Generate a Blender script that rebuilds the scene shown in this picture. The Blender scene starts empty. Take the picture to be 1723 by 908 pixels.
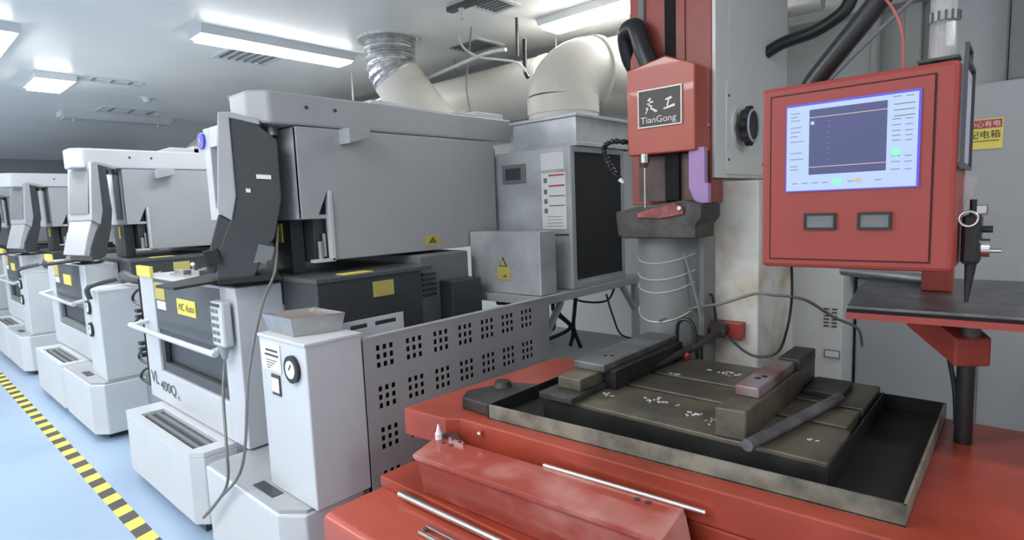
import bpy, bmesh, math, random
from mathutils import Vector, Matrix
random.seed(7)
SC = bpy.context.scene
COL = SC.collection

# ------------------------------------------------------------------ camera
F, W, H = 969.26, 1723.0, 908.0
PITCH, YAW, ROLL = 0.109111933, 0.73361774, -0.0391568707
fh = Vector((-math.sin(YAW), math.cos(YAW), 0)); rt = Vector((math.cos(YAW), math.sin(YAW), 0))
fw = fh * math.cos(PITCH) + Vector((0, 0, -math.sin(PITCH))); up = rt.cross(fw)
r2 = rt * math.cos(ROLL) + up * math.sin(ROLL); u2 = -rt * math.sin(ROLL) + up * math.cos(ROLL)
cam = bpy.data.cameras.new('camera'); camo = bpy.data.objects.new('camera', cam); COL.objects.link(camo)
cam.sensor_width = 36.0; cam.sensor_fit = 'HORIZONTAL'; cam.lens = F / W * 36.0; cam.clip_start = 0.05
m = Matrix((r2, u2, -fw)).transposed().to_4x4(); m.translation = Vector((0, 0, 1.6)); camo.matrix_world = m
SC.camera = camo

# ------------------------------------------------------------------ world, exposure
world = bpy.data.worlds.new('world'); SC.world = world; world.use_nodes = True
world.node_tree.nodes['Background'].inputs[0].default_value = (0.93, 0.96, 1.0, 1)
world.node_tree.nodes['Background'].inputs[1].default_value = 1.15
SC.view_settings.view_transform = 'Standard'; SC.view_settings.look = 'None'
SC.view_settings.gamma = 1.0; SC.view_settings.use_curve_mapping = False
SC.view_settings.exposure = 0.0
LAMP = 30.0

# ------------------------------------------------------------------ materials
def lin(c):
    return tuple(((v / 255.0) / 12.92 if v / 255.0 <= 0.04045 else ((v / 255.0 + 0.055) / 1.055) ** 2.4) for v in c) + (1.0,)
def mat(name, rgb, rough=0.5, metal=0.0, var=0.06, scale=6.0, bump=0.0, rgb2=None, thr=(0.4, 0.7), emit=None, alpha=1.0, coat=0.0, trans=0.0):
    m = bpy.data.materials.new(name); m.use_nodes = True; nt = m.node_tree; b = nt.nodes['Principled BSDF']
    b.inputs['Roughness'].default_value = rough; b.inputs['Metallic'].default_value = metal
    b.inputs['Coat Weight'].default_value = coat
    tc = nt.nodes.new('ShaderNodeTexCoord'); nz = nt.nodes.new('ShaderNodeTexNoise')
    nz.inputs['Scale'].default_value = scale; nz.inputs['Detail'].default_value = 5
    nt.links.new(tc.outputs['Object'], nz.inputs['Vector'])
    rp = nt.nodes.new('ShaderNodeValToRGB'); c = lin(rgb)
    c2 = lin(rgb2) if rgb2 else tuple(max(0, v * (1 - var * 2)) for v in c[:3]) + (1,)
    rp.color_ramp.elements[0].position = thr[0]; rp.color_ramp.elements[0].color = c2
    rp.color_ramp.elements[1].position = thr[1]; rp.color_ramp.elements[1].color = c
    nt.links.new(nz.outputs['Fac'], rp.inputs['Fac']); nt.links.new(rp.outputs['Color'], b.inputs['Base Color'])
    if bump:
        bp = nt.nodes.new('ShaderNodeBump'); bp.inputs['Strength'].default_value = bump; bp.inputs['Distance'].default_value = 0.01
        nt.links.new(nz.outputs['Fac'], bp.inputs['Height']); nt.links.new(bp.outputs['Normal'], b.inputs['Normal'])
    if emit:
        for l in list(b.inputs['Base Color'].links): nt.links.remove(l)
        b.inputs['Base Color'].default_value = (0.02, 0.02, 0.02, 1)
        b.inputs['Emission Color'].default_value = lin(rgb); b.inputs['Emission Strength'].default_value = emit
    if alpha < 1: b.inputs['Alpha'].default_value = alpha
    if trans: b.inputs['Transmission Weight'].default_value = trans
    return m
M = {}
M['white'] = mat('white_machine_paint', (204, 208, 212), 0.38, var=0.02)
M['grey'] = mat('grey_machine_paint', (168, 172, 175), 0.4, var=0.02)
M['panelgrey'] = mat('grey_panel_paint', (164, 166, 168), 0.42, var=0.02)
M['midgrey'] = mat('mid_grey_paint', (120, 124, 127), 0.45, var=0.03)
M['dark'] = mat('dark_grey_paint', (66, 70, 73), 0.4, var=0.06)
M['door'] = mat('smoked_door', (84, 89, 92), 0.3, var=0.04, scale=2)
M['black'] = mat('black_plastic', (32, 33, 34), 0.4)
M['mesh'] = mat('black_filter_mesh', (44, 46, 49), 0.8, var=0.15, scale=90, bump=0.3)
M['rubber'] = mat('black_rubber', (36, 38, 40), 0.35)
M['red'] = mat('red_machine_paint', (178, 80, 62), 0.34, var=0.05, scale=3, coat=0.2)
M['redworn'] = mat('red_worn_paint', (170, 72, 55), 0.32, rgb2=(134, 52, 34), thr=(0.3, 0.6), scale=4, bump=0.05)
M['redpale'] = mat('red_scuffed_paint', (196, 140, 132), 0.3, rgb2=(160, 70, 58), thr=(0.44, 0.66), scale=4)
M['redbox'] = mat('red_cabinet_paint', (158, 64, 55), 0.42, var=0.03)
M['redcol'] = mat('red_column_paint', (162, 78, 68), 0.4, rgb2=(124, 62, 54), thr=(0.3, 0.6), scale=2.5)
M['seam'] = mat('dark_seam', (70, 22, 14), 0.7)
M['steel'] = mat('brushed_steel', (178, 180, 180), 0.35, 0.8, var=0.08, scale=20)
M['chrome'] = mat('chrome', (220, 220, 216), 0.18, 1.0)
M['plate'] = mat('ground_steel_plate', (128, 130, 132), 0.4, 0.5, rgb2=(96, 96, 97), scale=12)
M['plum'] = mat('stained_steel_plate', (150, 138, 142), 0.4, 0.4, rgb2=(128, 82, 84), thr=(0.4, 0.6), scale=6)
M['table'] = mat('oily_cast_iron', (104, 98, 84), 0.45, 0.3, rgb2=(64, 62, 56), thr=(0.3, 0.6), scale=9, bump=0.1)
M['tabledark'] = mat('dark_cast_iron', (66, 65, 60), 0.5, 0.2, rgb2=(34, 35, 35), thr=(0.35, 0.65), scale=9, bump=0.1)
M['basinrim'] = mat('dirty_zinc_wall', (146, 144, 130), 0.5, 0.3, rgb2=(84, 82, 72), thr=(0.32, 0.6), scale=11, bump=0.1)
M['oil'] = mat('black_oily_tray', (16, 16, 16), 0.85, rgb2=(12, 12, 12), scale=8)
M['guide'] = mat('dirty_guide_steel', (84, 82, 79), 0.5, 0.3, rgb2=(56, 54, 50), scale=14)
M['guide2'] = mat('red_clamp_insert', (172, 92, 88), 0.4, rgb2=(120, 60, 58), scale=30)
M['grime'] = mat('grimy_red_slide', (104, 74, 68), 0.5, rgb2=(70, 62, 58), thr=(0.35, 0.6), scale=8)
M['wrap'] = mat('grey_casting', (128, 131, 131), 0.4, var=0.06, scale=6, bump=0.1)
M['colwhite'] = mat('white_column_paint', (224, 226, 224), 0.4, var=0.02)
M['colstain'] = mat('stained_column_paint', (224, 225, 219), 0.4, rgb2=(180, 166, 138), thr=(0.3, 0.55), scale=5)
M['purple'] = mat('violet_acrylic', (186, 152, 206), 0.25, alpha=0.85)
M['duct'] = mat('cream_duct', (214, 211, 202), 0.45, var=0.03, scale=2)
M['foil'] = mat('crinkled_foil', (222, 224, 225), 0.32, 0.6, var=0.15, scale=24, bump=0.9)
M['zinc'] = mat('galvanised_sheet', (212, 216, 220), 0.4, 0.35, rgb2=(176, 180, 184), thr=(0.35, 0.7), scale=4)
M['ceiling'] = mat('ceiling_panel', (238, 239, 236), 0.35, var=0.02, scale=1.2)
M['wall'] = mat('wall_panel', (222, 224, 222), 0.5, var=0.03, scale=1)
M['farwall'] = mat('far_wall_dimmed', (150, 153, 155), 0.5, var=0.03, scale=1)  # greyer than the other walls: dimness of the far end put into its colour
M['floor'] = mat('blue_epoxy_floor', (160, 183, 208), 0.28, var=0.03, scale=1.5)
M['conduit'] = mat('white_conduit', (216, 217, 214), 0.5)
M['cable'] = mat('grey_cable', (120, 122, 122), 0.5)
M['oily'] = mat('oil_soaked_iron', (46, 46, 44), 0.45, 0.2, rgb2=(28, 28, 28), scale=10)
M['redwire'] = mat('red_wire', (186, 92, 92), 0.5)
M['yellow'] = mat('yellow_label', (236, 220, 104), 0.5, var=0.01)
M['yellowdim'] = mat('faded_yellow_label', (196, 184, 104), 0.5, var=0.03)
M['ink'] = mat('black_ink', (50, 48, 40), 0.6)
M['olive'] = mat('faded_ink', (120, 112, 66), 0.6)
M['paper'] = mat('white_paper', (232, 233, 232), 0.6, var=0.01)
M['redlabel'] = mat('red_label', (196, 74, 68), 0.5)
M['bluelogo'] = mat('blue_badge', (84, 88, 214), 0.4, var=0.02)
M['silver'] = mat('silver_ink', (206, 206, 196), 0.4, 0.3)
M['nameplate'] = mat('dark_nameplate', (66, 64, 58), 0.45)
M['pinksteel'] = mat('copper_tinted_box', (190, 160, 150), 0.35, 0.3, rgb2=(160, 140, 132), scale=10)
M['clear'] = mat('clear_plastic', (222, 222, 220), 0.15, alpha=0.35)
M['lavender'] = mat('lavender_panel', (190, 192, 212), 0.4)
M['lamp'] = mat('lamp_diffuser', (255, 255, 255), 0.5, emit=LAMP)
M['scr_bg'] = mat('screen_white', (190, 214, 252), 0.4, emit=0.95)
M['scr_edge'] = mat('screen_blue_edge', (92, 80, 225), 0.4, emit=1.0)
M['scr_dark'] = mat('screen_plot', (76, 82, 138), 0.4, emit=0.85)
M['scr_line'] = mat('screen_line', (222, 212, 190), 0.4, emit=0.8)
M['scr_text'] = mat('screen_text', (122, 140, 180), 0.4, emit=0.7)
M['scr_green'] = mat('screen_green', (150, 244, 214), 0.4, emit=1.0)
M['chips'] = mat('white_chips', (214, 217, 215), 0.4)
def tape_mat():
    m = bpy.data.materials.new('hazard_tape'); m.use_nodes = True; nt = m.node_tree; b = nt.nodes['Principled BSDF']
    tc = nt.nodes.new('ShaderNodeTexCoord'); sx = nt.nodes.new('ShaderNodeSeparateXYZ'); nt.links.new(tc.outputs['Object'], sx.inputs[0])
    def mth(op, a, bb=None):
        n = nt.nodes.new('ShaderNodeMath'); n.operation = op
        for i, v in enumerate((a, bb)):
            if v is None: continue
            if isinstance(v, (int, float)): n.inputs[i].default_value = v
            else: nt.links.new(v, n.inputs[i])
        return n.outputs[0]
    v = mth('ADD', sx.outputs[0], mth('MULTIPLY', sx.outputs[1], 0.35))
    fr = mth('FRACT', mth('DIVIDE', v, 0.215)); st = mth('GREATER_THAN', fr, 0.5)
    mx = nt.nodes.new('ShaderNodeMix'); mx.data_type = 'RGBA'; nt.links.new(st, mx.inputs[0])
    mx.inputs[6].default_value = lin((74, 70, 66)); mx.inputs[7].default_value = lin((232, 214, 96))
    nt.links.new(mx.outputs[2], b.inputs['Base Color']); b.inputs['Roughness'].default_value = 0.45
    return m
M['tape'] = tape_mat()

# ------------------------------------------------------------------ mesh helpers
WL = {}
class MB:
    def __init__(s): s.bm = bmesh.new()
    def poly(s, pts): return s.bm.faces.new([s.bm.verts.new(p) for p in pts])
    def box(s, x0, x1, y0, y1, z0, z1):
        return s.hexa([(x0, y0, z0), (x1, y0, z0), (x1, y1, z0), (x0, y1, z0), (x0, y0, z1), (x1, y0, z1), (x1, y1, z1), (x0, y1, z1)])
    def hexa(s, p):
        v = [s.bm.verts.new(q) for q in p]
        for f in ((0, 3, 2, 1), (4, 5, 6, 7), (0, 1, 5, 4), (1, 2, 6, 5), (2, 3, 7, 6), (3, 0, 4, 7)):
            s.bm.faces.new([v[i] for i in f])
        return s
    def prism(s, poly, axis, a0, a1, shift=(0, 0, 0)):
        def mk(p, a, sh):
            if axis == 'x': q = (a, p[0], p[1])
            elif axis == 'y': q = (p[0], a, p[1])
            else: q = (p[0], p[1], a)
            return (q[0] + sh[0], q[1] + sh[1], q[2] + sh[2])
        A = [s.bm.verts.new(mk(p, a0, (0, 0, 0))) for p in poly]; B = [s.bm.verts.new(mk(p, a1, shift)) for p in poly]
        s.bm.faces.new(A); s.bm.faces.new(list(reversed(B))); n = len(poly)
        for i in range(n): s.bm.faces.new([A[i], B[i], B[(i + 1) % n], A[(i + 1) % n]])
        return s
    def loft(s, A, B):
        a = [s.bm.verts.new(p) for p in A]; b = [s.bm.verts.new(p) for p in B]
        s.bm.faces.new(a); s.bm.faces.new(list(reversed(b))); n = len(a)
        for i in range(n): s.bm.faces.new([a[i], b[i], b[(i + 1) % n], a[(i + 1) % n]])
        return s
    def cyl(s, p0, p1, r0, r1=None, n=24, cap=True):
        r1 = r0 if r1 is None else r1; p0 = Vector(p0); p1 = Vector(p1); d = (p1 - p0).normalized()
        a = d.orthogonal().normalized(); b = d.cross(a); R0 = []; R1 = []
        for i in range(n):
            t = 2 * math.pi * i / n; o = a * math.cos(t) + b * math.sin(t)
            R0.append(s.bm.verts.new(p0 + o * r0)); R1.append(s.bm.verts.new(p1 + o * r1))
        for i in range(n): s.bm.faces.new([R0[i], R0[(i + 1) % n], R1[(i + 1) % n], R1[i]])
        if cap: s.bm.faces.new(list(reversed(R0))); s.bm.faces.new(R1)
        return s
    def tube(s, pts, r, n=10, sub=6, cap=True):
        P = [Vector(p) for p in pts]
        if len(P) > 2 and sub > 1:
            Q = []
            for i in range(len(P) - 1):
                p0 = P[max(i - 1, 0)]; p1 = P[i]; p2 = P[i + 1]; p3 = P[min(i + 2, len(P) - 1)]
                for k in range(sub):
                    t = k / sub
                    Q.append(0.5 * ((2 * p1) + (-p0 + p2) * t + (2 * p0 - 5 * p1 + 4 * p2 - p3) * t * t + (-p0 + 3 * p1 - 3 * p2 + p3) * t ** 3))
            Q.append(P[-1]); P = Q
        rr = r if callable(r) else (lambda t: r); rings = []; a = None
        for i, p in enumerate(P):
            d = (P[min(i + 1, len(P) - 1)] - P[max(i - 1, 0)]).normalized()
            a = d.orthogonal().normalized() if a is None else (a - d * a.dot(d)).normalized()
            b = d.cross(a); q = rr(i / (len(P) - 1))
            rings.append([s.bm.verts.new(p + (a * math.cos(2 * math.pi * k / n) + b * math.sin(2 * math.pi * k / n)) * q) for k in range(n)])
        for i in range(len(rings) - 1):
            for k in range(n): s.bm.faces.new([rings[i][k], rings[i][(k + 1) % n], rings[i + 1][(k + 1) % n], rings[i + 1][k]])
        if cap: s.bm.faces.new(list(reversed(rings[0]))); s.bm.faces.new(rings[-1])
        return s
    def frame(s, o, u, v, w, h, t, d):
        """rectangular frame: origin o (lower left), directions u, v, bar width t, thickness vector d"""
        o = Vector(o); u = Vector(u); v = Vector(v); d = Vector(d)
        for (a, b, c, e) in ((0, w, 0, t), (0, w, h - t, h), (0, t, t, h - t), (w - t, w, t, h - t)):
            q = [o + u * a + v * c, o + u * b + v * c, o + u * b + v * e, o + u * a + v * e]
            s.hexa([tuple(p) for p in q] + [tuple(p + d) for p in q])
        return s
    def xf(s, mtx):
        bmesh.ops.transform(s.bm, matrix=mtx, verts=s.bm.verts); return s
    def build(s, name, material, parent=None, bevel=0.0, smooth=False, seg=2, **kw):
        bmesh.ops.recalc_face_normals(s.bm, faces=s.bm.faces)
        lo = Vector((1e9,) * 3); hi = -lo
        for v in s.bm.verts:
            for i in range(3): lo[i] = min(lo[i], v.co[i]); hi[i] = max(hi[i], v.co[i])
        loc = Vector(((lo.x + hi.x) / 2, (lo.y + hi.y) / 2, lo.z))
        for v in s.bm.verts: v.co -= loc
        me = bpy.data.meshes.new(name); s.bm.to_mesh(me); s.bm.free()
        me.materials.append(M[material])
        if smooth:
            for p in me.polygons: p.use_smooth = True
            try: me.set_sharp_from_angle(angle=math.radians(40))
            except Exception: pass
        o = bpy.data.objects.new(name, me); COL.objects.link(o)
        WL[o.name] = loc
        if parent: o.parent = parent; o.location = loc - WL[parent.name]
        else: o.location = loc
        if bevel:
            b = o.modifiers.new('bevel', 'BEVEL'); b.width = bevel; b.segments = seg; b.limit_method = 'ANGLE'; b.angle_limit = math.radians(40)
        for k, v in kw.items(): o[k] = v
        return o
def thing(name, label, cat, loc, group=None):
    o = bpy.data.objects.new(name, None); COL.objects.link(o); o.location = loc; o.empty_display_size = 0.1
    WL[o.name] = Vector(loc); o['label'] = label; o['category'] = cat
    if group: o['group'] = group
    return o
def box(name, material, parent, x0, x1, y0, y1, z0, z1, bevel=0.004, **kw):
    return MB().box(x0, x1, y0, y1, z0, z1).build(name, material, parent, bevel, **kw)
def text(s, origin, u, v, size, material, parent, name='lettering', squeeze=1.0, depth=0.0008):
    """flat lettering: origin = lower left, u = reading direction, v = up"""
    cu = bpy.data.curves.new('t', 'FONT'); cu.body = s; cu.size = size; cu.extrude = 0.0; cu.fill_mode = 'FRONT'
    to = bpy.data.objects.new('t', cu); COL.objects.link(to)
    dg = bpy.context.evaluated_depsgraph_get(); me = bpy.data.meshes.new_from_object(to.evaluated_get(dg))
    bpy.data.objects.remove(to)
    u = Vector(u).normalized(); v = Vector(v).normalized(); b = MB(); b.bm.from_mesh(me); bpy.data.meshes.remove(me)
    n = u.cross(v)
    for p in b.bm.verts:
        p.co = Vector(origin) + u * (p.co.x * squeeze) + v * p.co.y + n * 0.001
    if not b.bm.faces: return None
    return b.build(name, material, parent)
def strokes(segs, origin, u, v, material, parent, name='lettering'):
    b = MB(); o = Vector(origin); u = Vector(u); v = Vector(v); n = u.cross(v).normalized() * 0.0012
    for (x0, y0, w0, x1, y1, w1) in segs:
        d = Vector((x1 - x0, y1 - y0)).normalized(); p = Vector((-d.y, d.x))
        q = [(x0 + p.x * w0, y0 + p.y * w0), (x0 - p.x * w0, y0 - p.y * w0), (x1 - p.x * w1, y1 - p.y * w1), (x1 + p.x * w1, y1 + p.y * w1)]
        b.poly([tuple(o + u * a + v * c + n) for a, c in q])
    return b.build(name, material, parent)

# ------------------------------------------------------------------ the setting
def struct(b, name, material, **kw):
    o = b.build(name, material, None, **kw); o['kind'] = 'structure'; return o
struct(MB().box(-16, 2.4, -3.2, 4.5, -0.1, 0), 'floor', 'floor')
struct(MB().box(-16, 2.4, -3.2, 4.5, 3.0, 3.1), 'ceiling', 'ceiling')
struct(MB().box(-16, 2.4, 4.4, 4.5, 0, 3.0), 'wall_back', 'wall')
struct(MB().box(-16, -15.9, -3.2, 4.4, 0, 3.0), 'wall_far', 'farwall')
struct(MB().box(2.3, 2.4, -3.2, 4.4, 0, 3.0), 'wall_right_blocker', 'wall')  # added wall, out of view, that blocks world light from the right
b = MB()
for i in range(9):
    x = -0.62 + i * 0.14; b.box(x, x + 0.09, 4.34, 4.4, 0.1, 3.0)
struct(b, 'trim_1', 'wall', bevel=0.01)
# beam of the cable bridge along the wall top
b = MB().box(-12, 2.2, 4.25, 4.39, 2.72, 2.86)
struct(b, 'trim_2', 'conduit', bevel=0.01)
# tape on the floor
b = MB().box(-14, -0.6, 0.745, 0.825, 0.0, 0.0025); o = b.build('hazard_tape', 'tape')
o['label'] = 'yellow and black hazard tape along the blue floor'; o['category'] = 'floor tape'

# ------------------------------------------------------------------ ceiling fittings
def ceiling_light(x0, x1, y0, y1, label, lit=True, z=3.0, drop=0.06):
    t = thing('ceiling_light', label, 'ceiling light', ((x0 + x1) / 2, (y0 + y1) / 2, z))
    b = MB().prism([(x0, z), (x0 + .025, z - drop), (x1 - .025, z - drop), (x1, z)], 'y', y0, y1)
    b.build('housing', 'white', t, 0.004)
    e = 0.03
    MB().box(x0 + e + .01, x1 - e - .01, y0 + e, y1 - e, z - drop - 0.02, z - drop + 0.002).build('diffuser', 'lamp' if lit else 'white', t)
    if not lit:
        for yy in (y0 + 0.15, y1 - 0.15):
            MB().cyl(((x0 + x1) / 2, yy, z - drop - .05), ((x0 + x1) / 2, yy, z - drop), .015).build('lamp_clip', 'white', t)
    return t
ceiling_light(-4.78, -4.50, 1.76, 3.05, 'long lit ceiling light above the nearest white machine')
ceiling_light(-2.84, -1.55, 3.52, 3.78, 'lit ceiling light beside the wall pipes above the big elbow duct')
ceiling_light(-7.42, -6.78, 1.16, 1.48, 'short bright square ceiling light farther left')
ceiling_light(-9.25, -8.92, 1.75, 3.0, 'unlit white ceiling light hanging far left', lit=False)
ceiling_light(-6.5, -5.3, 0.40, 0.86, 'very bright ceiling light in the top left corner')
for i, (x, y) in enumerate(((-1.9, -0.2), (1.35, 1.3), (-2.7, -0.9), (-5.6, -1.6), (-0.8, -1.8), (-4.6, -2.3), (-8.6, -0.9), (-11.2, -0.3), (-8.5, -2.4), (-6.5, -2.6), (-9.8, -1.6), (-3.2, -2.3), (-12.6, -0.9))):  # lamps added out of view to brighten the machines and the far end
    ceiling_light(x - .6, x + .6, y - .15, y + .15, 'added fill light out of view, number %s from the camera side' % ('one two three four five six seven eight nine ten eleven twelve thirteen'.split()[i]))
def vent(x0, x1, y0, y1, label, n=6):
    t = thing('ceiling_vent', label, 'vent', ((x0 + x1) / 2, (y0 + y1) / 2, 3.0))
    MB().frame((x0, y0, 2.985), (1, 0, 0), (0, 1, 0), x1 - x0, y1 - y0, 0.03, (0, 0, 0.015)).build('frame', 'white', t)
    b = MB()
    for i in range(n):
        y = y0 + .03 + (y1 - y0 - .06) * (i + .5) / n; b.box(x0 + .03, x1 - .03, y - .008, y + .008, 2.986, 2.997)
    b.build('slats', 'midgrey', t)
vent(-5.35, -4.95, 2.15, 2.62, 'square grey ceiling vent behind the long lit light')
vent(-6.95, -6.72, 1.52, 2.05, 'narrow ceiling vent beside the short bright light', 3)
vent(-8.75, -8.35, 2.05, 2.75, 'pale ceiling vent above the unlit hanging light', 3)
vent(-3.85, -3.45, 3.5, 3.85, 'dark ceiling vent above the main duct')
vent(-2.95, -2.7, 2.9, 3.2, 'small ceiling vent near the top of the picture')
for (x, y, lab) in ((-7.6, 2.3, 'round smoke detector on the ceiling above the second machine'), (-7.0, 3.0, 'smoke detector on the ceiling above the nearest arm')):
    t = thing('smoke_detector', lab, 'smoke detector', (x, y, 3.0))
    MB().cyl((x, y, 2.99), (x, y, 3.0), .07).build('base', 'white', t); MB().cyl((x, y, 2.95), (x, y, 2.99), .035, .05).build('sensor', 'white', t)
t = thing('ceiling_track', 'thin dark ceiling track above the elbow duct', 'track', (-2.9, 2.9, 3.0))
MB().box(-3.1, -2.2, 2.86, 2.92, 2.97, 3.0).build('rail', 'dark', t)
MB().tube([(-2.98, 2.89, 2.97), (-2.98, 2.89, 2.9)], .02).build('hook', 'white', t)

# ------------------------------------------------------------------ ducts and pipes
t = thing('main_duct', 'thick cream duct running along the wall under the ceiling', 'duct', (-5, 3.8, 2.6))
MB().cyl((-7.4, 3.85, 2.58), (-1.2, 3.85, 2.58), .235, n=40).build('pipe', 'duct', t, smooth=True)
for x in (-6.2, -3.0): MB().cyl((x, 3.85, 2.58), (x + .05, 3.85, 2.58), .243, n=40).build('collar', 'duct', t, smooth=True)
for x in (-5.14, -4.1, -2.9): MB().tube([(x, 3.85, 2.8), (x, 3.85, 3.0)], .006).build('hanger_rod', 'cable', t)
t = thing('foil_duct', 'crinkled silver flexible duct dropping from the ceiling into a cream bend', 'duct', (-4.1, 3.05, 2.4))
cx, cy = -3.97, 3.02
rings = [(3.0, .225)]
z = 3.0
b = MB().cyl((cx, cy, 2.98), (cx, cy, 3.0), .26, n=32)
b.build('ceiling_flange', 'foil', t)
MB().tube([(cx, cy, 2.985), (cx, cy, 2.92), (cx, cy, 2.85), (cx + .01, cy, 2.76), (cx + .04, cy + .03, 2.68)], lambda q: .198 + .010 * math.sin(q * 75), n=32, sub=16).build('flexible_sleeve', 'foil', t, smooth=False)
MB().tube([(cx + .03, cy + .02, 2.70), (cx + .09, cy + .09, 2.56), (cx + .15, cy + .18, 2.42), (cx + .19, cy + .34, 2.26), (cx + .20, cy + .62, 2.20), (cx + .20, cy + .80, 2.36)], lambda q: .205, n=32, sub=8).build('bend', 'duct', t, smooth=True)
t = thing('elbow_duct', 'large cream elbow duct rising from the galvanised box', 'duct', (-2.35, 3.25, 2.16))
ex, ey = -2.38, 3.22
MB().cyl((ex, ey, 2.155), (ex, ey, 2.20), .235, n=40).build('base_ring', 'duct', t, smooth=True)
MB().cyl((ex, ey, 2.20), (ex, ey, 2.31), .242, n=40).build('neck', 'duct', t, smooth=True)
pts = []
for k in range(9):
    a = math.radians(k * 11.25); pts.append((ex + .08 * (1 - math.cos(a)), ey + .26 * (1 - math.cos(a)), 2.30 + .20 * math.sin(a)))
pts += [(ex + .13, ey + .48, 2.49), (ex + .22, ey + .72, 2.44)]
MB().tube(pts, .235, n=40, sub=4).build('bend', 'duct', t, smooth=True)
MB().tube([(ex + .075, ey + .22, 2.497), (ex + .085, ey + .26, 2.50)], .246, n=40).build('seam_band', 'duct', t, smooth=True)
def pipe(name, label, cat, pts, r, material, n=12):
    b = MB().tube(pts, r, n=n); o = b.build(name, material, None, smooth=True); o['label'] = label; o['category'] = cat; return o
pipe('wall_pipe', 'thin white pipe running above the main duct', 'pipe', [(-7, 4.2, 2.90), (-0.9, 4.2, 2.90)], .04, 'conduit')
pipe('wall_pipe', 'thicker white pipe just above the main duct', 'pipe', [(-6, 4.05, 2.78), (-1.0, 4.05, 2.78)], .055, 'conduit')
pipe('slanted_conduit', 'slanted white conduit crossing in front of the foil duct', 'conduit', [(-4.35, 3.1, 2.56), (-3.9, 3.25, 2.68), (-3.2, 3.3, 2.77), (-2.95, 3.3, 2.76)], .014, 'conduit')
pipe('ceiling_wire', 'thin dark wire hanging from the ceiling to the nearest arm', 'wire', [(-3.3, 3.3, 3.0), (-3.33, 3.3, 2.85), (-3.386, 3.3, 2.54), (-3.30, 3.3, 2.2)], .006, 'cable')
pipe('ceiling_wire', 'loose white wire curving between ceiling and black clips', 'wire', [(-3.45, 3.3, 2.97), (-3.398, 3.3, 2.866), (-3.238, 3.3, 2.766), (-3.021, 3.3, 2.702), (-2.845, 3.3, 2.647), (-2.763, 3.3, 2.569)], .009, 'conduit')
t = thing('cable_clip', 'black cable clips hanging from the ceiling above the elbow duct', 'clip', (-2.88, 3.4, 3.0))
MB().tube([(-2.92, 3.4, 3.0), (-2.925, 3.4, 2.72)], .012).build('rod', 'dark', t); MB().tube([(-2.85, 3.4, 2.83), (-2.855, 3.4, 2.62), (-2.83, 3.4, 2.55)], .016).build('clip', 'black', t)
pipe('hanger_rod', 'thin white hanger rod at the far left of the foil duct', 'rod', [(-5.12, 3.4, 3.0), (-5.14, 3.4, 2.3)], .008, 'conduit')

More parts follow.
